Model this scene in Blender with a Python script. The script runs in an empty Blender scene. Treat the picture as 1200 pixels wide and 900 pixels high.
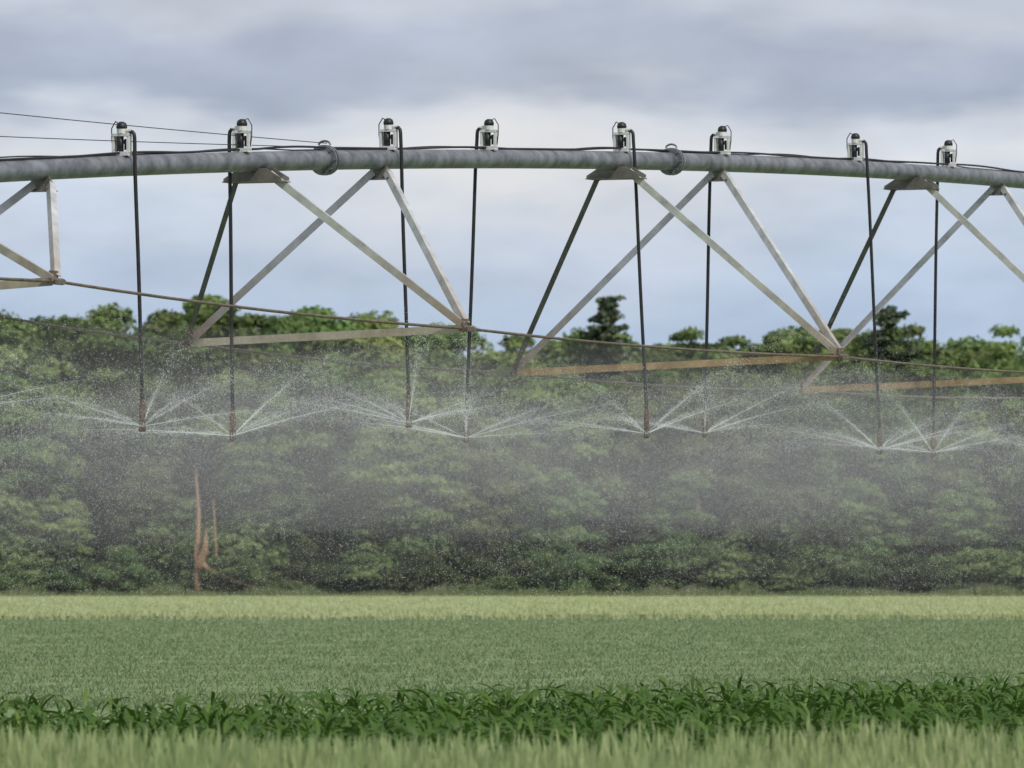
import bpy, math, random
import numpy as np
from mathutils import Vector
R=np.random.RandomState(7); random.seed(7)
scene=bpy.context.scene
# ---------------------------------------------------------------- helpers
def link(o,parent=None):
    scene.collection.objects.link(o)
    if parent: o.parent=parent
    return o
def empty(name):
    return link(bpy.data.objects.new(name,None))
def npmesh(name,V,F,mat=None,smooth=False,attrs=None):
    V=np.asarray(V,dtype=np.float32); F=np.asarray(F,dtype=np.int32)
    me=bpy.data.meshes.new(name)
    me.vertices.add(len(V)); me.vertices.foreach_set("co",V.ravel())
    k=F.shape[1]
    me.loops.add(F.size); me.loops.foreach_set("vertex_index",F.ravel())
    me.polygons.add(len(F))
    me.polygons.foreach_set("loop_start",np.arange(0,F.size,k,dtype=np.int32))
    me.polygons.foreach_set("loop_total",np.full(len(F),k,dtype=np.int32))
    if smooth: me.polygons.foreach_set("use_smooth",np.ones(len(F),dtype=bool))
    me.update(calc_edges=True); me.validate()
    if mat: me.materials.append(mat)
    return me
class Acc:
    def __init__(s): s.v=[];s.f=[];s.n=0
    def add(s,V,F):
        s.v+= [tuple(p) for p in V]; s.f+=[tuple(i+s.n for i in f) for f in F]; s.n=len(s.v)
    def obj(s,name,mat,parent=None,smooth=False):
        me=bpy.data.meshes.new(name); me.from_pydata(s.v,[],s.f); me.update()
        me.materials.append(mat)
        if smooth:
            for p in me.polygons: p.use_smooth=len(p.vertices)==4
        return link(bpy.data.objects.new(name,me),parent)
def tube(acc,pts,r,n=10,cap=True):
    pts=[Vector(p) for p in pts]; rs=r if hasattr(r,'__len__') else [r]*len(pts)
    V=[];F=[]; prev=None
    for i,p in enumerate(pts):
        t=(pts[min(i+1,len(pts)-1)]-pts[max(i-1,0)]).normalized()
        if prev is None:
            ref=Vector((0,0,1)) if abs(t.z)<.9 else Vector((1,0,0))
            a=t.cross(ref).normalized()
        else: a=(prev-t*prev.dot(t)).normalized()
        prev=a; b=t.cross(a)
        for k in range(n):
            an=2*math.pi*k/n
            V.append(p+(a*math.cos(an)+b*math.sin(an))*rs[i])
    for i in range(len(pts)-1):
        for k in range(n):
            F.append((i*n+k,i*n+(k+1)%n,(i+1)*n+(k+1)%n,(i+1)*n+k))
    if cap:
        F.append(tuple(range(n-1,-1,-1))); F.append(tuple((len(pts)-1)*n+k for k in range(n)))
    acc.add(V,F)
def obox(acc,c,ax,ay,az,sx,sy,sz):
    c=Vector(c);V=[]
    for x in(-.5,.5):
        for y in(-.5,.5):
            for z in(-.5,.5): V.append(c+ax*(x*sx)+ay*(y*sy)+az*(z*sz))
    acc.add(V,[(0,1,3,2),(4,6,7,5),(0,4,5,1),(2,3,7,6),(0,2,6,4),(1,5,7,3)])
def angle_iron(acc,p0,p1,w,th,up,flip=1):
    p0=Vector(p0);p1=Vector(p1);d=(p1-p0);L=d.length;d.normalize()
    b=(Vector(up)-d*Vector(up).dot(d)).normalized(); a=d.cross(b).normalized()*flip
    m=(p0+p1)/2
    obox(acc,m+b*(w/2),d,a,b,L,w,th)
    obox(acc,m+a*(w/2-th/2)-b*(th/2),d,a,b,L,th,w)
def blades(base,az,L,th0,dth,w,nseg,shape,roll=0):
    N=len(base); P=np.array(base,dtype=np.float64)
    ca,sa=np.cos(az),np.sin(az)
    wx,wy=-sa,ca
    V=np.zeros((N,nseg+1,2,3))
    for i in range(nseg+1):
        t=i/nseg
        ww=w*shape(t)*.5
        V[:,i,0]=P+np.stack([wx*ww,wy*ww,roll*ww],1)
        V[:,i,1]=P-np.stack([wx*ww,wy*ww,roll*ww],1)
        if i<nseg:
            th=th0+dth*(t+.5/nseg); l=L/nseg
            P=P+np.stack([ca*np.sin(th)*l,sa*np.sin(th)*l,np.cos(th)*l],1)
    idx=np.arange(N*(nseg+1)*2).reshape(N,nseg+1,2)
    F=np.stack([idx[:,:-1,0],idx[:,:-1,1],idx[:,1:,1],idx[:,1:,0]],-1).reshape(-1,4)
    return V.reshape(-1,3),F
def merge(lst):
    n=0;Vs=[];Fs=[]
    for V,F in lst: Vs.append(V);Fs.append(F+n);n+=len(V)
    return np.concatenate(Vs),np.concatenate(Fs)
# ---------------------------------------------------------------- materials
def mat(name):
    m=bpy.data.materials.new(name); m.use_nodes=True; nt=m.node_tree
    return m,nt,nt.nodes["Principled BSDF"]
def nd(nt,t,**k):
    n=nt.nodes.new(t)
    for a,b in k.items(): setattr(n,a,b)
    return n
def noisecol(nt,scale,stops,coord='Object',detail=4,scl=(1,1,1),rough=.6):
    tc=nd(nt,'ShaderNodeTexCoord'); mp=nd(nt,'ShaderNodeMapping'); mp.inputs['Scale'].default_value=scl
    nz=nd(nt,'ShaderNodeTexNoise'); nz.inputs['Scale'].default_value=scale; nz.inputs['Detail'].default_value=detail
    nz.inputs['Roughness'].default_value=rough
    cr=nd(nt,'ShaderNodeValToRGB')
    el=cr.color_ramp.elements
    el[0].position,el[0].color=stops[0][0],(*stops[0][1],1)
    el[1].position,el[1].color=stops[-1][0],(*stops[-1][1],1)
    for p,c in stops[1:-1]:
        e=el.new(p); e.color=(*c,1)
    nt.links.new(tc.outputs[coord],mp.inputs[0]); nt.links.new(mp.outputs[0],nz.inputs['Vector']); nt.links.new(nz.outputs['Fac'],cr.inputs[0])
    return cr,nz,tc
def galv(name,c0,c1,metal=.55,rough=.45,scale=9,rust=None):
    m,nt,b=mat(name)
    cr,nz,tc=noisecol(nt,scale,[(.3,c0),(.7,c1)],detail=6)
    out=cr.outputs[0]
    b.inputs['Metallic'].default_value=metal; b.inputs['Roughness'].default_value=rough
    if rust:
        sx=nd(nt,'ShaderNodeSeparateXYZ'); nt.links.new(tc.outputs['Object'],sx.inputs[0])
        mr=nd(nt,'ShaderNodeMapRange'); mr.inputs['From Min'].default_value=rust[0]; mr.inputs['From Max'].default_value=rust[1]
        mr.inputs['To Min'].default_value=.85; mr.inputs['To Max'].default_value=.0
        nt.links.new(sx.outputs['Z'],mr.inputs[0])
        n2=nd(nt,'ShaderNodeTexNoise'); n2.inputs['Scale'].default_value=5; n2.inputs['Detail'].default_value=6
        nt.links.new(tc.outputs['Object'],n2.inputs['Vector'])
        mu=nd(nt,'ShaderNodeMath',operation='MULTIPLY',use_clamp=True); nt.links.new(mr.outputs[0],mu.inputs[0])
        m3=nd(nt,'ShaderNodeMath',operation='MULTIPLY'); nt.links.new(n2.outputs['Fac'],m3.inputs[0]); m3.inputs[1].default_value=1.8
        nt.links.new(m3.outputs[0],mu.inputs[1])
        mx=nd(nt,'ShaderNodeMixRGB'); mx.inputs[2].default_value=(.26,.15,.06,1)
        nt.links.new(mu.outputs[0],mx.inputs[0]); nt.links.new(out,mx.inputs[1]); out=mx.outputs[0]
    nt.links.new(out,b.inputs['Base Color'])
    bp=nd(nt,'ShaderNodeBump'); bp.inputs['Strength'].default_value=.15; bp.inputs['Distance'].default_value=.01
    nt.links.new(nz.outputs['Fac'],bp.inputs['Height']); nt.links.new(bp.outputs[0],b.inputs['Normal'])
    return m
M_pipe=galv("galvanised_pipe",(.10,.11,.125),(.31,.325,.355),.45,.45,7)
M_strut=galv("galvanised_strut",(.36,.37,.38),(.64,.65,.65),.15,.45,7,rust=(2.95,3.8))
M_strutd=galv("shade_tinted_strut",(.06,.06,.06),(.14,.14,.135),.3,.55,7,rust=(2.8,3.3))  # dark base colour paints in the struts' shaded side; rust low down
M_hang=galv("weathered_plate",(.12,.11,.105),(.22,.21,.19),.3,.6,12)
M_rust=galv("rusty_steel",(.20,.115,.04),(.46,.34,.18),.1,.75,6)
M_rustl=galv("stained_steel",(.28,.24,.18),(.50,.46,.37),.15,.65,5)
M_rod=galv("truss_rod_steel",(.11,.085,.06),(.22,.18,.14),.4,.55,15)
M_white=galv("white_valve_body",(.55,.56,.55),(.72,.73,.72),0,.45,20)
M_black=galv("black_rubber",(.008,.008,.009),(.018,.018,.02),0,.5,20)
M_brass=galv("brown_fitting",(.06,.035,.02),(.17,.11,.07),.2,.5,30)
M_tyre=galv("tyre_rubber",(.02,.02,.02),(.035,.033,.03),0,.8,20)
def leafmat(name,stops,scale,trans=.35,rough=.55,spec=.3,objrand=0,detail=3):
    m,nt,b=mat(name)
    cr,nz,tc=noisecol(nt,scale,stops,detail=detail)
    col=cr.outputs[0]
    if objrand:
        oi=nd(nt,'ShaderNodeObjectInfo'); hs=nd(nt,'ShaderNodeHueSaturation')
        mr=nd(nt,'ShaderNodeMapRange'); mr.inputs['To Min'].default_value=1-objrand; mr.inputs['To Max'].default_value=1+objrand
        nt.links.new(oi.outputs['Random'],mr.inputs[0]); nt.links.new(mr.outputs[0],hs.inputs['Value'])
        m2=nd(nt,'ShaderNodeMath',operation='MULTIPLY'); m2.inputs[1].default_value=7.31; nt.links.new(oi.outputs['Random'],m2.inputs[0])
        m4=nd(nt,'ShaderNodeMath',operation='FRACT'); nt.links.new(m2.outputs[0],m4.inputs[0])
        mr2=nd(nt,'ShaderNodeMapRange'); mr2.inputs['To Min'].default_value=.475; mr2.inputs['To Max'].default_value=.52
        nt.links.new(m4.outputs[0],mr2.inputs[0]); nt.links.new(mr2.outputs[0],hs.inputs['Hue'])
        nt.links.new(col,hs.inputs['Color']); col=hs.outputs[0]
    nt.links.new(col,b.inputs['Base Color']); b.inputs['Roughness'].default_value=rough
    b.inputs['Specular IOR Level'].default_value=spec
    out=nt.nodes['Material Output']
    if trans>0:
        tr=nd(nt,'ShaderNodeBsdfTranslucent'); nt.links.new(col,tr.inputs[0])
        mx=nd(nt,'ShaderNodeMixShader'); mx.inputs[0].default_value=trans
        nt.links.new(b.outputs[0],mx.inputs[1]); nt.links.new(tr.outputs[0],mx.inputs[2]); nt.links.new(mx.outputs[0],out.inputs[0])
    return m
M_leaf=leafmat("broadleaf_foliage",[(.3,(.08,.14,.048)),(.5,(.14,.205,.068)),(.72,(.23,.29,.11))],.25,objrand=.36,trans=.28,spec=.15)
M_leaf2=leafmat("shrub_foliage",[(.3,(.06,.105,.038)),(.7,(.17,.225,.085))],.3,objrand=.5,trans=.25,spec=.15)
M_pine=leafmat("pine_foliage",[(.3,(.05,.08,.05)),(.7,(.13,.165,.095))],.8,trans=.15)
M_bark=galv("bark",(.12,.10,.08),(.26,.22,.18),0,.9,3)
M_dead=galv("split_wood",(.26,.16,.09),(.42,.27,.16),0,.85,3)
M_corn=leafmat("corn_leaf",[(.3,(.04,.095,.012)),(.55,(.07,.145,.022)),(.75,(.17,.25,.055))],2.2,trans=.32,rough=.5,spec=.25)
M_grass=leafmat("cereal_grass",[(.3,(.27,.37,.15)),(.55,(.38,.46,.21)),(.75,(.52,.56,.30))],2.2,trans=.45)
M_crop=leafmat("low_crop_leaf",[(.3,(.185,.25,.125)),(.7,(.235,.31,.155))],.6,trans=.4,spec=.15)
M_light=leafmat("pale_crop_leaf",[(.3,(.32,.37,.17)),(.7,(.40,.44,.22))],.15,trans=.3)
def ground(name,stops,scale,scl=(1,1,1),bump=.4,dist=.1):
    m,nt,b=mat(name)
    cr,nz,tc=noisecol(nt,scale,stops,detail=8,scl=scl,rough=.7)
    nt.links.new(cr.outputs[0],b.inputs['Base Color']); b.inputs['Roughness'].default_value=.95; b.inputs['Specular IOR Level'].default_value=.1
    bp=nd(nt,'ShaderNodeBump'); bp.inputs['Strength'].default_value=bump; bp.inputs['Distance'].default_value=dist
    nt.links.new(nz.outputs['Fac'],bp.inputs['Height']); nt.links.new(bp.outputs[0],b.inputs['Normal'])
    return m
M_soil=ground("field_soil",[(.35,(.06,.06,.03)),(.65,(.12,.14,.06))],1.5)
M_cropS=ground("low_crop_canopy",[(.35,(.17,.235,.11)),(.65,(.22,.29,.145))],1.2,bump=.25)
M_lightS=ground("pale_crop_canopy",[(.35,(.31,.36,.17)),(.65,(.39,.43,.22))],.3,scl=(.3,.05,1))
# ---------------------------------------------------------------- ground
def sheet(name,pts,z,m,parent=None):
    me=bpy.data.meshes.new(name); me.from_pydata([(x,y,z) for x,y in pts],[],[tuple(range(len(pts)))]); me.materials.append(m)
    return link(bpy.data.objects.new(name,me),parent)
sheet("ground",[(-3000,-500),(3000,-500),(3000,4000),(-3000,4000)],0,M_soil)
def cornfar(x): return 50.2+1.6*np.clip(x,-7,14)
crop=empty("low_crop_field")
def wavy(name,x0,x1,nx,y0f,y1,ny,z,amp,m,parent,ej=0):
    xs=np.linspace(x0,x1,nx); t=np.linspace(0,1,ny)**2
    X=np.repeat(xs[None],ny,0); Y=y0f(X)+(y1-y0f(X))*t[:,None]
    if ej: Y[0]+=R.rand(nx)*ej
    Z=z+amp*R.randn(ny,nx)
    V=np.stack([X,Y,Z],-1).reshape(-1,3); I=np.arange(nx*ny).reshape(ny,nx)
    F=np.stack([I[:-1,:-1],I[:-1,1:],I[1:,1:],I[1:,:-1]],-1).reshape(-1,4)
    return link(bpy.data.objects.new(name,npmesh(name,V,F,m)),parent)
wavy("crop_canopy",-120,120,400,lambda x:cornfar(x)+.6,232,300,.19,.012,M_cropS,crop)
N=260000
u=R.rand(N); Y=62*(225/62)**u ; X=(R.rand(N)*2-1)*(Y*.072+4)
k=Y>cornfar(X)+1; X,Y=X[k],Y[k]; N=len(X)
sc=(Y/62)**.5
V,F=blades(np.stack([X,Y,np.full(N,.16)],1),R.rand(N)*6.28,(.06+.06*R.rand(N))*sc**.3,.1+.5*R.rand(N),.5+.9*R.rand(N),.014*sc,2,lambda t:[.8,1,.15][int(t*2+.01)])
link(bpy.data.objects.new("crop_leaves",npmesh("crop_leaves",V,F,M_crop)),crop)
pale=empty("pale_crop_field")
wavy("pale_canopy",-220,220,500,lambda x:218+5*np.sin(x*.09)+3*np.sin(x*.37),536,120,.26,.02,M_lightS,pale,14)
N=60000
Y=205+R.rand(N)**1.4*331; X=(R.rand(N)*2-1)*(Y*.08+10)
V,F=blades(np.stack([X,Y,np.full(N,.2)],1),R.rand(N)*6.28,.12+.12*R.rand(N),.1+.3*R.rand(N),.3+.5*R.rand(N),.05+0*X,1,lambda t:1-.8*t)
link(bpy.data.objects.new("pale_leaves",npmesh("pale_leaves",V,F,M_light)),pale)
# rough grass verge along the wood
N=24000
Y=533+R.rand(N)*10; X=(R.rand(N)*2-1)*60
hn=np.interp(X,np.linspace(-60,60,90),R.rand(90)**1.6)
H=(.25+.35*R.rand(N))+(.9*hn*(.5+.5*R.rand(N)))
V,F=blades(np.stack([X,Y,0*X],1),R.rand(N)*6.28,H,.1*R.rand(N),.6*R.rand(N),.08+.05*R.rand(N),2,lambda t:1-.85*t)
M_verge=leafmat("rough_grass",[(.35,(.12,.17,.07)),(.65,(.24,.26,.14))],.12,trans=.3)
link(bpy.data.objects.new("rough_grass_verge",npmesh("rough_grass_verge",V,F,M_verge)))
# corn
parts=[]
d=np.array([1,1.6])/math.hypot(1,1.6); nrm=np.array([d[1],-d[0]])
ps=[]
for a in np.arange(-45,45,.5):
    for b in np.arange(-45,60,.14):
        x=nrm[0]*a+d[0]*b+random.uniform(-.08,.08); y=42+nrm[1]*a+d[1]*b+random.uniform(-.08,.08)
        if abs(x)<8 and 32<y<cornfar(x)+random.uniform(-.5,.5): ps.append((x,y))
ps=np.array(ps); n=len(ps); hs=.82+.22*R.rand(n)+.05*np.sin(ps[:,0]*1.9+ps[:,1]*.6)
st=np.column_stack([ps,np.zeros(n)])
parts.append(blades(st,R.rand(n)*6.28,.42*hs,0*hs,.05+0*hs,.018+0*hs,2,lambda t:1-.5*t))
wc=lambda t: [.5,.9,1,.85,.5,.03][int(round(t*5))]
for li in range(12):
    az=(li%2)*math.pi + R.rand(n)*2.6+ li*.35
    z=(.10+.033*li)*hs
    up=li/11
    b=st.copy(); b[:,2]=z
    L=(.23+.13*math.sin(math.pi*min(1,.25+up*.7)))*(.7+.6*R.rand(n))*hs
    th0=.7-.35*up+.4*R.rand(n); dth=2.0-.1*up+1.0*R.rand(n)
    if li>=10: L*=.7; th0*=.5; dth*=.7
    parts.append(blades(b,az,L,th0,dth,.015+.013*R.rand(n),5,wc,roll=(R.rand(n)-.5)*1.6))
V,F=merge(parts)
link(bpy.data.objects.new("corn_crop",npmesh("corn_crop",V,F,M_corn,smooth=True)))
# foreground cereal grass
N=90000
Y=19+R.rand(N)**.75*12.4; X=(R.rand(N)*2-1)*5
H=.50*(.83+.08*np.sin(X*1.7+Y*.8)+.05*np.sin(X*5.1-Y*2)+.30*R.rand(N))
g1=blades(np.stack([X,Y,0*X],1),R.rand(N)*6.28,H,.02+.1*R.rand(N),.1+.8*R.rand(N)**2,.005+.003*R.rand(N),4,lambda t:[1,1,.9,.6,.1][int(round(t*4))])
N2=26000
Y=19+R.rand(N2)**.75*12.4; X=(R.rand(N2)*2-1)*5
H=.45*(.88+.08*np.sin(X*1.7+Y*.8)+.34*R.rand(N2))
g2=blades(np.stack([X,Y,H],1),R.rand(N2)*6.28,.06+.05*R.rand(N2),.1*R.rand(N2),.6*R.rand(N2),.013+0*X,2,lambda t:[.6,1,.1][int(round(t*2))])
V,F=merge([g1,g2])
link(bpy.data.objects.new("foreground_grass",npmesh("foreground_grass",V,F,M_grass)))
# ---------------------------------------------------------------- trees
def leafquads(c,rad,n,size,squash=.8,outw=.85):
    dirs=R.randn(n,3); dirs[:,2]=np.where(dirs[:,2]<-.3,-dirs[:,2],dirs[:,2]); dirs/=np.linalg.norm(dirs,axis=1)[:,None]
    rr=rad*(.65+.55*R.rand(n)**1.4)
    P=c+dirs*rr[:,None]*np.array([1,1,squash])
    nn=dirs*outw+R.randn(n,3)*.36; nn/=np.linalg.norm(nn,axis=1)[:,None]
    a=np.cross(nn,R.randn(n,3)); a/=np.linalg.norm(a,axis=1)[:,None]; b=np.cross(nn,a)
    s=size*(.5+.8*R.rand(n))[:,None]
    V=np.stack([P-a*s*.5,P-b*s*.38,P+a*s*.5,P+b*s*.38],1)
    return V.reshape(-1,3),np.arange(n*4).reshape(n,4)
def make_tree(name,H=20,CR=4.6,base=.25,nc=60,leaf=.40,per=250,m=M_leaf,oval=.65,rs=1.0):
    acc=Acc(); lv=[]
    lean=R.randn(2)*.5
    c0=H*(base+1)/2; hz=H*(1-base)/2
    tube(acc,[(0,0,0),(lean[0]*.2,lean[1]*.2,H*.3),(lean[0]*.6,lean[1]*.6,H*.6),(lean[0],lean[1],H*.8)],[.3*H/20,.24*H/20,.16*H/20,.06],7)
    lob=R.rand(3)*6.28
    for i in range(nc):
        while True:
            p=R.rand(3)*2-1
            if .4<np.linalg.norm(p)<1: break
        aa=math.atan2(p[1],p[0]); lo=1+.22*math.sin(2*aa+lob[0])+.15*math.sin(3*aa+lob[1]+p[2]*3)
        taper=(1-.25*max(0,p[2]))*lo
        cx=(p[0]*CR*.85+lean[0])*taper; cy=(p[1]*CR*.85+lean[1])*taper; cz=c0+p[2]*hz*(.86+.08*math.sin(aa*2+lob[2]))
        r=(.7+1.1*R.rand()**1.3)*H/20*rs
        lv.append(leafquads(np.array([cx,cy,cz]),r,int(per*(r/1.4)**1.4)+35,leaf,oval))
        if i%3==0:
            zz=max(H*.22,cz-2.5)
            tube(acc,[(lean[0]*.5*zz/H,lean[1]*.5*zz/H,zz),((cx)*.5,(cy)*.5,(zz+cz)/2),(cx,cy,cz)],[.1,.07,.03],5,False)
    V,F=merge(lv)
    V=V*(H/np.percentile(V[:,2],99.3))
    V[:,2]=np.maximum(V[:,2],.02)
    nt=len(acc.v)
    allV=np.concatenate([np.array(acc.v),V]); q=[f for f in acc.f if len(f)==4]
    me=npmesh(name,allV,np.concatenate([np.array(q),F+nt]),m); me.materials.append(M_bark)
    mi=np.zeros(len(me.polygons),dtype=np.int32); mi[:len(q)]=1
    me.polygons.foreach_set("material_index",mi)
    return me
trees=[make_tree("broadleaf_tree_mesh",CR=CR,base=b,nc=nc) for CR,b,nc in [(4.6,.15,85),(5.6,.2,100),(3.8,.12,75),(5.2,.22,90),(6.0,.1,115),(4.2,.2,75),(5.0,.3,80)]]
shrubs=[make_tree("shrub_mesh",H=6,CR=2.8,base=-.05,nc=34,leaf=.36,per=170,m=M_leaf2,rs=2.8) for _ in range(4)]
line=empty("distant_treeline")
prof_x=[-700,-300,0,30,60,110,180,215,250,290,330,400,450,520,560,620,650,740,800,870,930,960,1010,1100,1200,1500,1900]
prof_y=[390,380,380,382,385,366,354,352,357,366,370,374,388,396,408,404,398,392,388,402,392,390,392,404,402,390,385]
def topz(X,D):
    px=600+9000*X/D
    return 1.2+(683-np.interp(px,prof_x,prof_y))*D/9000
def place(me,X,Y,h,H,name="tree",par=line,wx=1):
    o=bpy.data.objects.new(name,me); s=h/H
    o.location=(X,Y,0); w=s**.6*wx; o.scale=(w*random.uniform(.85,1.2),w*random.uniform(.85,1.2),s); o.rotation_euler=(0,0,random.uniform(0,6.28))
    link(o,par)
for D,step,f0,f1,ww in [(552,8.0,.35,.72,1),(560,6.2,.6,.9,1),(568,4.0,.94,1.03,1),(582,4.2,.95,1.03,1.15),(600,6.0,.90,1.0,1.3)]:
    X=-80
    while X<80:
        x=X+random.uniform(-1.5,1.5); h=topz(x,D)*random.uniform(f0,f1)
        place(random.choice(trees),x,D+random.uniform(-3,3),h,20,wx=ww)
        X+=step*random.uniform(.7,1.2)
for D,step,h0,h1 in [(544,3.6,1.5,5.0),(549,3.4,3,8),(575,3.0,6,9),(596,3.2,6,9)]:
    X=-80
    while X<80:
        place(random.choice(shrubs),X,D+random.uniform(-2,2),random.uniform(h0,h1),6,"shrub",wx=1.15)
        X+=step*random.uniform(.6,1.4)
# pines
def make_pine(H=22):
    acc=Acc(); tube(acc,[(0,0,0),(0,0,H*.5),(0,0,H)],[.3,.18,.03],7); lv=[]
    z=H*.25
    while z<H*.985:
        f=(1-z/H); L=6.5*f**.75+.3
        for k in range(3):
            a=R.rand()*6.28; l=L*(.35+.75*R.rand()); zz=z+R.randn()*.25
            e=np.array([math.cos(a)*l,math.sin(a)*l,zz+ .15*l])
            tube(acc,[(0,0,zz),tuple(e)],[.05,.015],4,False)
            for q in range(5):
                t=.15+.85*q/4
                lv.append(leafquads(np.array([e[0]*t,e[1]*t,zz+(e[2]-zz)*t]),.3+.15*l*.35,22,.34,.6,.4))
        z+=H*.013
    V,F=merge(lv); nt=len(acc.v); q=[f for f in acc.f if len(f)==4]
    me=npmesh("pine_tree_mesh",np.concatenate([np.array(acc.v),V]),np.concatenate([np.array(q),F+nt]),M_pine); me.materials.append(M_bark)
    mi=np.zeros(len(me.polygons),dtype=np.int32); mi[:len(q)]=1; me.polygons.foreach_set("material_index",mi)
    return me
for px,py in [(711,346),(1045,360)]:
    pm=make_pine()
    D=566; o=bpy.data.objects.new("pine_tree",pm); X=(px-600)*D/9000; h=1.2+(683-py)*D/9000
    o.location=(X,D,0); o.scale=(h/22*1.1,h/22*1.1,h/22); o.rotation_euler[2]=px; link(o)
# broken dead tree at wood edge
a=Acc()
D=541.5
def W(px,py,dd=0): return ((px-600)*(D+dd)/9000,D+dd,1.2+(683-py)*(D+dd)/9000)
tube(a,[W(232,704,.5),W(231,650,.5),W(233,600,.8),W(229,550,1)],[.24,.20,.14,.05],8)
tube(a,[W(239,662),W(248,670,-.3),W(270,678,-.5),W(300,690,-1.0)],[.2,.17,.12,.05],6)
tube(a,[W(233,664,.3),W(240,645),W(242,618,-.3)],[.34,.28,.06],6)
tube(a,[W(255,700,1.5),W(253,640,1.5),W(250,585,1.5)],[.11,.09,.05],6)
a.obj("broken_dead_tree",M_dead)
# ---------------------------------------------------------------- pivot
piv=empty("center_pivot_irrigation_system")
O=Vector((-1.933,58,0)); A=Vector((.404,.915,0)); A.normalize(); NN=Vector((A.y,-A.x,0)); UP=Vector((0,0,1))
cs=np.array([-11,-4.16,-1.448,1.21,4.785,8.15,10.35,12.41,14.6,16.9,24,34]); cz=np.array([3.5,4.09,4.305,4.457,4.646,4.795,4.867,4.938,4.998,5.06,5.08,4.7])
pf=np.polyfit(cs,cz,4)
def pz(s): return float(np.polyval(pf,s))
def L(s,t=0,z=0,dz=None):
    p=O+A*s+NN*t; p.z=(pz(s)+dz) if dz is not None else z
    return p
PR=.076
a=Acc(); tube(a,[L(s,0,dz=0) for s in np.arange(-12.3,34.4,.5)],PR,28); a.obj("main_water_pipe",M_pipe,piv,True)
a=Acc()
for s in (1.21,8.15,-5.9,22.2,29.2):
    for q in (-.022,.022):
        tube(a,[L(s+q-.012,0,dz=0),L(s+q+.012,0,dz=0)],.118,20)
    for k in range(8):
        an=k*math.pi/4; c=L(s,0,dz=0)+NN*(.101*math.cos(an))+UP*(.101*math.sin(an))
        tube(a,[c-A*.055,c+A*.055],.011,6)
    tube(a,[L(s,.05*math.cos(k*.52),dz=.118+.03*math.sin(k*.52)) for k in range(7)],.009,6)
a.obj("pipe_flanges",M_pipe,piv)
# trusses
T=[(-4.64,-5.75,-3.53,.62,3.23,.69,3.30),(1.11,0,2.22,1.12,3.056,1.253,3.137),(8.06,6.95,9.2,1.43,3.003,1.60,3.105),(15.0,13.9,16.2,1.54,3.016,1.70,3.12),(21.9,20.8,23,1.5,3.1,1.62,3.2),(28.6,27.5,29.7,1.1,3.35,1.2,3.42)]
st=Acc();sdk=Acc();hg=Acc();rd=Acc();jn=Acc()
for i,(c,p1,p2,wl,zl,wr,zr) in enumerate(T):
    JL=L(c,-wl,zl); JR=L(c,wr,zr)
    for p,hw in((p1,.17),(p2,.09)):
        for sd,J in((-1,JL),(1,JR)):
            top=L(p,sd*hw*.85,dz=-.12)
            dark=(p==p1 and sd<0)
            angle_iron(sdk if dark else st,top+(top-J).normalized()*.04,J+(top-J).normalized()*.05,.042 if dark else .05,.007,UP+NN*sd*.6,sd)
            for e in (top+(J-top).normalized()*.05,J+(top-J).normalized()*.12):
                tube(hg,[e-A*.03-NN*.01,e+A*.03],.012,6)
        w1,w2=(.11,.24) if hw>.1 else (.06,.11)
        for q in((-.07,.07) if hw>.1 else (0,)):
            P=[L(p+q,-w1,dz=-.05),L(p+q,w1,dz=-.05),L(p+q,w2,dz=-.125),L(p+q,w2,dz=-.15),L(p+q,-w2,dz=-.15),L(p+q,-w2,dz=-.125)]
            th=A*.006
            V=[x-th for x in P]+[x+th for x in P]; n=6
            hg.add(V,[tuple(range(n)),tuple(range(2*n-1,n-1,-1))]+[(k,k+n,(k+1)%n+n,(k+1)%n) for k in range(n)])
        obox(hg,L(p,0,dz=-.155),A,NN,UP,.2 if hw>.1 else .08,w2*2,.008)
    sp=Acc(); angle_iron(sp,JL+NN*.02,JR-NN*.02,.052,.008,UP,1)
    sp.obj("spreader_bar_%d"%i,M_rust if i>=2 else M_rustl,piv)
    for J,sd in((JL,-1),(JR,1)):
        obox(jn,J-UP*.005,A,NN,UP,.16,.07,.03); obox(jn,J+UP*.03-NN*sd*.02,A,NN,UP,.12,.012,.09)
        tube(jn,[J-A*.1,J+A*.1],.024,8)
for sd in(0,1):
    pts=[L(-10.8,0,dz=-.15)]+[ (L(c,-wl,zl) if sd==0 else L(c,wr,zr)) for(c,p1,p2,wl,zl,wr,zr) in T]+[L(33.6,0,dz=-.15)]
    full=[]
    for p,q in zip(pts[:-1],pts[1:]):
        for k in range(8):
            t=k/8; x=p.lerp(q,t); x.z-=.035*4*t*(1-t); full.append(x)
    full.append(pts[-1]); tube(rd,full,.0115,7)
st.obj("truss_struts",M_strut,piv); sdk.obj("shaded_struts",M_strutd,piv); hg.obj("strut_hangers",M_hang,piv); rd.obj("truss_rods",M_rod,piv,True); jn.obj("truss_joints",M_rod,piv)
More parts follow.
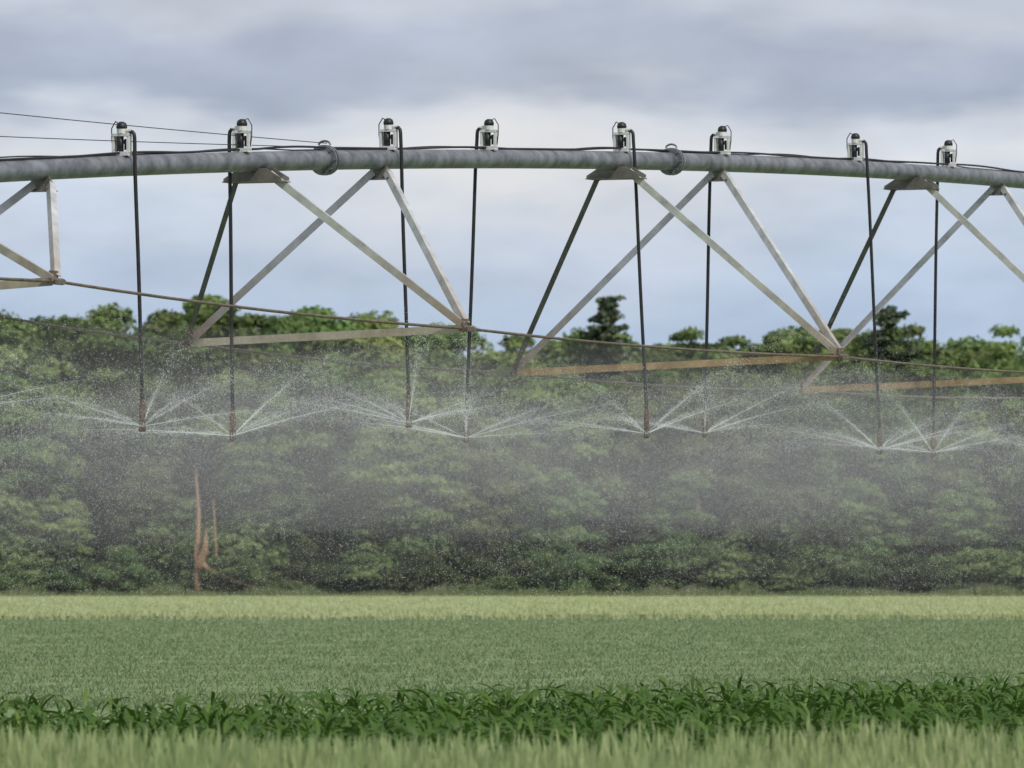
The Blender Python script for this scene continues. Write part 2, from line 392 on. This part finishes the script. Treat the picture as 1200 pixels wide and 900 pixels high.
# valve units + drops
drops=[(-2.26,1,.045,2.318),(-.25,-1,-.05,2.285),(2.386,1,.05,2.43),(4.325,-1,.075,2.35),(7.07,1,.10,2.43),(9.30,-1,.04,2.478),(12.48,1,.105,2.38),(14.87,-1,.03,2.393),
       (-4.9,-1,.04,2.35),(-7,1,.05,2.35),(17.4,1,.1,2.4),(19.6,-1,.05,2.4),(22.3,1,.08,2.4),(24.6,-1,.04,2.4)]
wh=Acc();bk=Acc();hs_=Acc();br=Acc();tips=[]
for s,sd,sw,zb in drops:
    b=pz(s)+PR
    c=lambda t,z,q=0: L(s+q,t,b+z)
    obox(wh,c(0,.012),A,NN,UP,.07,.13,.03)
    for q in(-.06,.06):
        obox(wh,c(q,.085),A,NN,UP,.05,.018,.13)
    obox(wh,c(0,.15),A,NN,UP,.055,.138,.02)
    obox(wh,c(0,.10,.02),A,NN,UP,.01,.09,.03)
    tube(wh,[c(0,.16),c(0,.195)],.036,12); tube(wh,[c(.03*sd,.18),c(.08*sd,.18)],.016,8)
    tube(bk,[c(-.012,.03),c(-.012,.14)],.026,12)
    tube(bk,[c(.032,.04),c(.032,.12)],.010,8)
    tube(bk,[c(0,.195),c(0,.21),c(0,.235),c(0,.247)],[.038,.042,.034,.015],14)
    tube(bk,[c(-.02*sd,.235,-.02),c(-.05*sd,.25),c(-.082*sd,.20),c(-.082*sd,.12),c(-.07*sd,.04)],.0045,6)
    bt=.125*sd+sw*sd if sd>0 else -.125-sw
    pts=[c(.065*sd,.172),c(.088*sd,.17),c(.1*sd,.155),c(.104*sd,.13),c(.106*sd,.08)]
    ztop=b+.08; n=14
    for k in range(1,n+1):
        t=k/n; e=.106*sd+(bt-.106*sd)*t
        pts.append(L(s,e+.004*math.sin(t*6+s)*(1-t),ztop+(zb+.2-ztop)*t))
    tube(hs_,pts,.0145,9)
    q=lambda z:L(s,bt,zb+z)
    tube(br,[q(.22),q(.17)],.020,10); tube(br,[q(.17),q(.08)],[.024,.024],10); tube(br,[q(.08),q(.05)],[.018,.014],10)
    for k in range(3):
        an=k*2.1; o=NN*(.022*math.cos(an))+A*(.022*math.sin(an)); tube(br,[q(.07)+o,q(.0)+o],.004,5)
    tube(br,[q(.015),q(.0),q(-.02)],[.012,.032,.02],12)
    tips.append(q(.02))
wh.obj("valve_bodies",M_white,piv); bk.obj("valve_solenoids",M_black,piv,True); hs_.obj("drop_hoses",M_black,piv,True); br.obj("sprinkler_heads",M_brass,piv)
a=Acc(); pts=[]
for s in np.arange(-11,34,.12):
    pts.append(L(s,.02*math.sin(s*1.3),dz=PR+.008+.012*max(0,math.sin(s*2.1+.5*math.sin(s)))+.012*max(0,math.sin(s*.9+1))))
tube(a,pts,.009,7)
pts=[L(s,-.03,dz=PR+.005+.02*max(0,math.sin(s*1.7+2))) for s in np.arange(-11,34,.15)]
tube(a,pts,.006,6); a.obj("control_cable",M_black,piv,True)
a=Acc()
for z1,z0,w in((4.50,.13,.0035),(4.16,.10,.0035)):
    p=L(1.25,0,dz=z0); q=L(-11,0,z1); pts=[]
    for k in range(17):
        t=k/16; x=p.lerp(q,t); x.z-=.12*t*(1-t); pts.append(x)
    tube(a,pts,w,6)
a.obj("stay_cables",M_black,piv)
for s0 in(-11.5,34):
    a=Acc(); w=Acc()
    for sd in(-1,1):
        for q in(-.25,.25): tube(a,[L(s0+q,0,dz=-.1),L(s0,sd*1.7,.75)],.045,8)
    tube(a,[L(s0,-1.9,.72),L(s0,1.9,.72)],.08,8)
    tube(a,[L(s0,0,dz=0),L(s0,0,dz=1.2)],.03,8)
    for sd in(-1,1):
        c=L(s0,sd*1.7,.6)
        ring=[c+NN*(.47*math.cos(k*math.pi/12))+UP*(.47*math.sin(k*math.pi/12)) for k in range(25)]
        tube(w,ring,.13,10,False); tube(a,[c-A*.08,c+A*.08],.35,18)
    a.obj("tower_frame",M_strut,piv); w.obj("tower_tyres",M_tyre,piv,True)
# ---------------------------------------------------------------- water
def water_mat(name,col=(.86,.89,.91)):
    m=bpy.data.materials.new(name); m.use_nodes=True; nt=m.node_tree; nt.nodes.clear()
    o=nd(nt,'ShaderNodeOutputMaterial'); df=nd(nt,'ShaderNodeBsdfDiffuse'); df.inputs[0].default_value=(*col,1)
    tl=nd(nt,'ShaderNodeBsdfTranslucent'); tl.inputs[0].default_value=(*col,1)
    m1=nd(nt,'ShaderNodeMixShader'); m1.inputs[0].default_value=.42
    l=nt.links.new; l(df.outputs[0],m1.inputs[1]); l(tl.outputs[0],m1.inputs[2]); l(m1.outputs[0],o.inputs[0])
    return m
M_drop=water_mat("water_droplets")
def points(name,P,rad,m,parent):
    me=bpy.data.meshes.new(name); me.vertices.add(len(P)); me.vertices.foreach_set("co",np.asarray(P,dtype=np.float32).ravel())
    at=me.attributes.new("rad",'FLOAT','POINT'); at.data.foreach_set("value",np.asarray(rad,dtype=np.float32))
    me.materials.append(m); me.update()
    ob=link(bpy.data.objects.new(name,me),parent)
    ng=bpy.data.node_groups.new(name+"_gn",'GeometryNodeTree')
    ng.interface.new_socket("Geometry",in_out='INPUT',socket_type='NodeSocketGeometry'); ng.interface.new_socket("Geometry",in_out='OUTPUT',socket_type='NodeSocketGeometry')
    gi=ng.nodes.new('NodeGroupInput'); go=ng.nodes.new('NodeGroupOutput'); mp=ng.nodes.new('GeometryNodeMeshToPoints'); na=ng.nodes.new('GeometryNodeInputNamedAttribute'); na.data_type='FLOAT'
    na.inputs['Name'].default_value="rad"; sm=ng.nodes.new('GeometryNodeSetMaterial'); sm.inputs['Material'].default_value=m
    ng.links.new(gi.outputs[0],mp.inputs['Mesh']); ng.links.new(na.outputs[0],mp.inputs['Radius']); ng.links.new(mp.outputs[0],sm.inputs[0]); ng.links.new(sm.outputs[0],go.inputs[0])
    md=ob.modifiers.new("gn",'NODES'); md.node_group=ng
    return ob
water=empty("water_spray")
SP=[];SR=[];MP=[];MR=[]; jets=Acc()
for ti,tp in enumerate(tips):
    tp=np.array(tp)
    ns=8; a0=R.rand()*6.28
    for j in range(ns):
        az=a0+j*6.283/ns+R.randn()*.12; el=math.radians(R.uniform(5,22)); v=R.uniform(7.5,10.5)
        if (j+ti)%7==0: el+=math.radians(24); v*=.75
        dr=1.5
        def traj(t,az=az,el=el,v=v):
            h=v*math.cos(el)*(1-np.exp(-dr*t))/dr
            z=v*math.sin(el)*(1-np.exp(-dr*t))/dr-.5*7*t*t
            return h,z
        pts=[];rs=[]; kk=R.uniform(.4,1)
        for k in range(9):
            t=.13*k/8; h,z=traj(t); pts.append(tp+np.array([math.cos(az)*h,math.sin(az)*h,z])); rs.append(.0042*(1-.9*k/8)*kk)
        tube(jets,pts,rs,5,False)
        n=int(4600*kk)
        t=.02+.86*R.rand(n)**1.2
        az2=az+R.randn(n)*.08*(.10+t*3.6); vv=R.randn(n)*.09
        h,z=traj(t); h=h*(1+vv*(.2+t))
        dz=R.randn(n)*.075*(.03+t*3)-np.abs(R.randn(n))*.7*t*t
        P=np.stack([tp[0]+np.cos(az2)*h,tp[1]+np.sin(az2)*h,tp[2]+z+dz],1)
        k=P[:,2]>.3
        SP.append(P[k]); SR.append(((.0012+.0014*R.rand(n)**3)*(1-.2*t))[k])
    n=8000
    r=R.rand(n)**.6*4.4; az=R.rand(n)*6.283
    top=.60*np.exp(-((r-1.8)/1.6)**2)-.05*r
    z=tp[2]+top+R.randn(n)*.15-np.abs(R.randn(n))*.7
    P=np.stack([tp[0]+np.cos(az)*r,tp[1]+np.sin(az)*r,z],1); k=P[:,2]>.35
    MP.append(P[k]); MR.append((.0009+.0013*R.rand(n)**4)[k])
jets.obj("water_jets",M_drop,water)
points("spray_droplets",np.concatenate(SP),np.concatenate(SR),M_drop,water)
n=100000
s=R.rand(n)*34-9; t=R.randn(n)*3.0
P=np.outer(s,A)+np.outer(t,NN)+np.array(O)
P[:,2]=.35+2.3*R.rand(n)**.7
cl=.5+.5*np.sin(P[:,0]*1.3+1.2*np.sin(P[:,2]*1.7+P[:,1]*.2))*np.sin(P[:,1]*.45+P[:,2]*1.4+1)
k=(R.rand(n)<.25+.75*cl); P=P[k]
MP.append(P); MR.append(.0008+.0013*R.rand(len(P))**4)
points("falling_droplets",np.concatenate(MP),np.concatenate(MR),M_drop,water)
# mist: soft ellipsoid clouds of uniform scattering volume along the machine
def volmat(name,dn):
    m=bpy.data.materials.new(name); m.use_nodes=True; nt=m.node_tree; nt.nodes.clear()
    o=nd(nt,'ShaderNodeOutputMaterial'); vs=nd(nt,'ShaderNodeVolumeScatter'); vs.inputs['Color'].default_value=(1,1,1,1); vs.inputs['Anisotropy'].default_value=-.15
    vs.inputs['Density'].default_value=dn
    nt.links.new(vs.outputs[0],o.inputs['Volume']); return m
V1=volmat("mist_volume",.0145); V2=volmat("thin_mist_volume",.008)
def ellipsoid(c,rx,ry,rz,m,nm,rot):
    V=[];F=[]; nu,nv=32,16
    for j in range(1,nv):
        for i in range(nu):
            ph=math.pi*j/nv; th=2*math.pi*i/nu
            V.append((rx*math.sin(ph)*math.cos(th),ry*math.sin(ph)*math.sin(th),rz*math.cos(ph)))
    V.append((0,0,rz)); V.append((0,0,-rz)); T0=len(V)-2
    for j in range(nv-2):
        for i in range(nu): F.append((j*nu+i,(j+1)*nu+i,(j+1)*nu+(i+1)%nu,j*nu+(i+1)%nu))
    for i in range(nu): F.append((T0,i,(i+1)%nu)); F.append((T0+1,(nv-2)*nu+(i+1)%nu,(nv-2)*nu+i))
    me=bpy.data.meshes.new(nm); me.from_pydata(V,[],F); me.materials.append(m)
    o=bpy.data.objects.new(nm,me); o.location=c; o.rotation_euler=(random.uniform(-.04,.04),random.uniform(-.02,.02),rot); link(o,water)
ra=math.atan2(A.y,A.x)
for s,z,rx in((-3,2.25,6),(5.5,2.35,7),(14,2.35,7.5)):
    ellipsoid(L(s,0,z),rx,3.3,.82,V1,"mist_cloud",ra)
for s,t,z,rx,rz in((-2.5,1.2,1.75,3.2,.9),(2.5,-1.4,1.95,3.0,.8),(9,1,1.8,3.6,.9),(15,-.8,1.9,4,.8)):
    ellipsoid(L(s,t,z),rx,2.6,rz,V2,"drifting_mist",s)
# ---------------------------------------------------------------- world
SUN_EL,SUN_AZ=48,140
w=bpy.data.worlds.new("World"); scene.world=w; w.use_nodes=True; nt=w.node_tree; nt.nodes.clear()
ST=.1
o=nd(nt,'ShaderNodeOutputWorld'); bg=nd(nt,'ShaderNodeBackground'); bg.inputs[1].default_value=ST
sky=nd(nt,'ShaderNodeTexSky',sky_type='NISHITA'); sky.sun_disc=False; sky.sun_elevation=math.radians(SUN_EL); sky.sun_rotation=math.radians(SUN_AZ)
tc=nd(nt,'ShaderNodeTexCoord'); sx=nd(nt,'ShaderNodeSeparateXYZ'); l=nt.links.new
l(tc.outputs['Generated'],sx.inputs[0])
def noise(scl,detail,rough,loc=(0,0,0),scale=1):
    mp=nd(nt,'ShaderNodeMapping'); mp.inputs['Scale'].default_value=scl; mp.inputs['Location'].default_value=loc
    n=nd(nt,'ShaderNodeTexNoise'); n.inputs['Scale'].default_value=scale; n.inputs['Detail'].default_value=detail; n.inputs['Roughness'].default_value=rough
    l(tc.outputs['Generated'],mp.inputs[0]); l(mp.outputs[0],n.inputs['Vector']); return n
def mth(op,a,b,c=None):
    m=nd(nt,'ShaderNodeMath',operation=op)
    for i,x in enumerate((a,b,c)):
        if x is None: continue
        if isinstance(x,(int,float)): m.inputs[i].default_value=x
        else: l(x,m.inputs[i])
    return m.outputs[0]
n1=noise((22,4,70),4,.5,(3.3,0,1.2)); n2=noise((45,6,110),5,.5,(7,1,4))
zz=mth('ADD',sx.outputs['Z'],mth('MULTIPLY',mth('SUBTRACT',n1.outputs['Fac'],.5),.026))
mr=nd(nt,'ShaderNodeMapRange'); mr.inputs['From Min'].default_value=.03; mr.inputs['From Max'].default_value=.08; l(zz,mr.inputs[0])
cr=nd(nt,'ShaderNodeValToRGB'); cr.color_ramp.interpolation='EASE'
def srgb(c): return tuple(((x/255+.055)/1.055)**2.4 for x in c)+(1,)
st_=[(0,(176,194,217)),(.2,(183,198,219)),(.38,(196,207,222)),(.52,(215,219,226)),(.62,(204,211,221)),(.72,(168,179,197)),(.80,(174,184,202)),(.9,(193,200,212)),(1,(188,195,208))]
e=cr.color_ramp.elements; e[0].color=srgb(st_[0][1]); e[0].position=0; e[1].position=1; e[1].color=srgb(st_[-1][1])
for p,c in st_[1:-1]:
    x=e.new(p); x.color=srgb(c)
l(mr.outputs[0],cr.inputs[0])
gain=mth('MULTIPLY',mth('ADD',.76,mth('MULTIPLY',n2.outputs['Fac'],.54)),1/ST)
vm=nd(nt,'ShaderNodeVectorMath',operation='SCALE'); l(cr.outputs[0],vm.inputs[0]); l(gain,vm.inputs['Scale'])
gx=mth('DIVIDE',mth('SUBTRACT',sx.outputs['X'],.004),.026); gz=mth('DIVIDE',mth('SUBTRACT',zz,.053),.011)
gb=mth('EXPONENT',mth('MULTIPLY',mth('ADD',mth('MULTIPLY',gx,gx),mth('MULTIPLY',gz,gz)),-1),0)
mc=nd(nt,'ShaderNodeMixRGB'); l(mth('MULTIPLY',gb,mth('MULTIPLY',n2.outputs['Fac'],1.7)),mc.inputs[0]); l(vm.outputs[0],mc.inputs[1]); mc.inputs[2].default_value=(7.7,7.7,7.8,1); mc.use_clamp=False
n3=noise((3,3,6),4,.55,(1,2,3))
mr3=nd(nt,'ShaderNodeMapRange'); mr3.inputs['From Min'].default_value=.35; mr3.inputs['From Max'].default_value=.6; mr3.inputs['To Min'].default_value=.35; l(n3.outputs['Fac'],mr3.inputs[0])
mx=nd(nt,'ShaderNodeMixRGB'); l(mr3.outputs[0],mx.inputs[0]); l(sky.outputs[0],mx.inputs[1]); mx.inputs[2].default_value=(6.2,6.3,6.6,1)
mr4=nd(nt,'ShaderNodeMapRange'); mr4.interpolation_type='SMOOTHSTEP'; mr4.inputs['From Min'].default_value=.085; mr4.inputs['From Max'].default_value=.2; l(sx.outputs['Z'],mr4.inputs[0])
m5=nd(nt,'ShaderNodeMixRGB'); l(mr4.outputs[0],m5.inputs[0]); l(mc.outputs[0],m5.inputs[1]); l(mx.outputs[0],m5.inputs[2])
l(m5.outputs[0],bg.inputs[0]); l(bg.outputs[0],o.inputs[0])
# sun
sd=bpy.data.lights.new("sun",'SUN'); sd.energy=2.9; sd.angle=math.radians(2.5); sd.color=(1,.95,.86)
so=link(bpy.data.objects.new("sun",sd))
az=math.radians(SUN_AZ); el=math.radians(SUN_EL)
dirv=Vector((math.sin(az)*math.cos(el),math.cos(az)*math.cos(el),math.sin(el)))
so.rotation_euler=dirv.to_track_quat('Z','Y').to_euler()
# camera
cd=bpy.data.cameras.new("camera"); cd.lens=270; cd.sensor_width=36; cd.clip_end=6000; cd.clip_start=.5
cd.dof.use_dof=True; cd.dof.focus_distance=60; cd.dof.aperture_fstop=10
co=link(bpy.data.objects.new("camera",cd)); co.location=(0,0,1.2); co.rotation_euler=(math.radians(90)+math.atan(233/9000),0,0)
scene.camera=co
scene.view_settings.view_transform='Standard'; scene.view_settings.look='None'; scene.view_settings.exposure=0
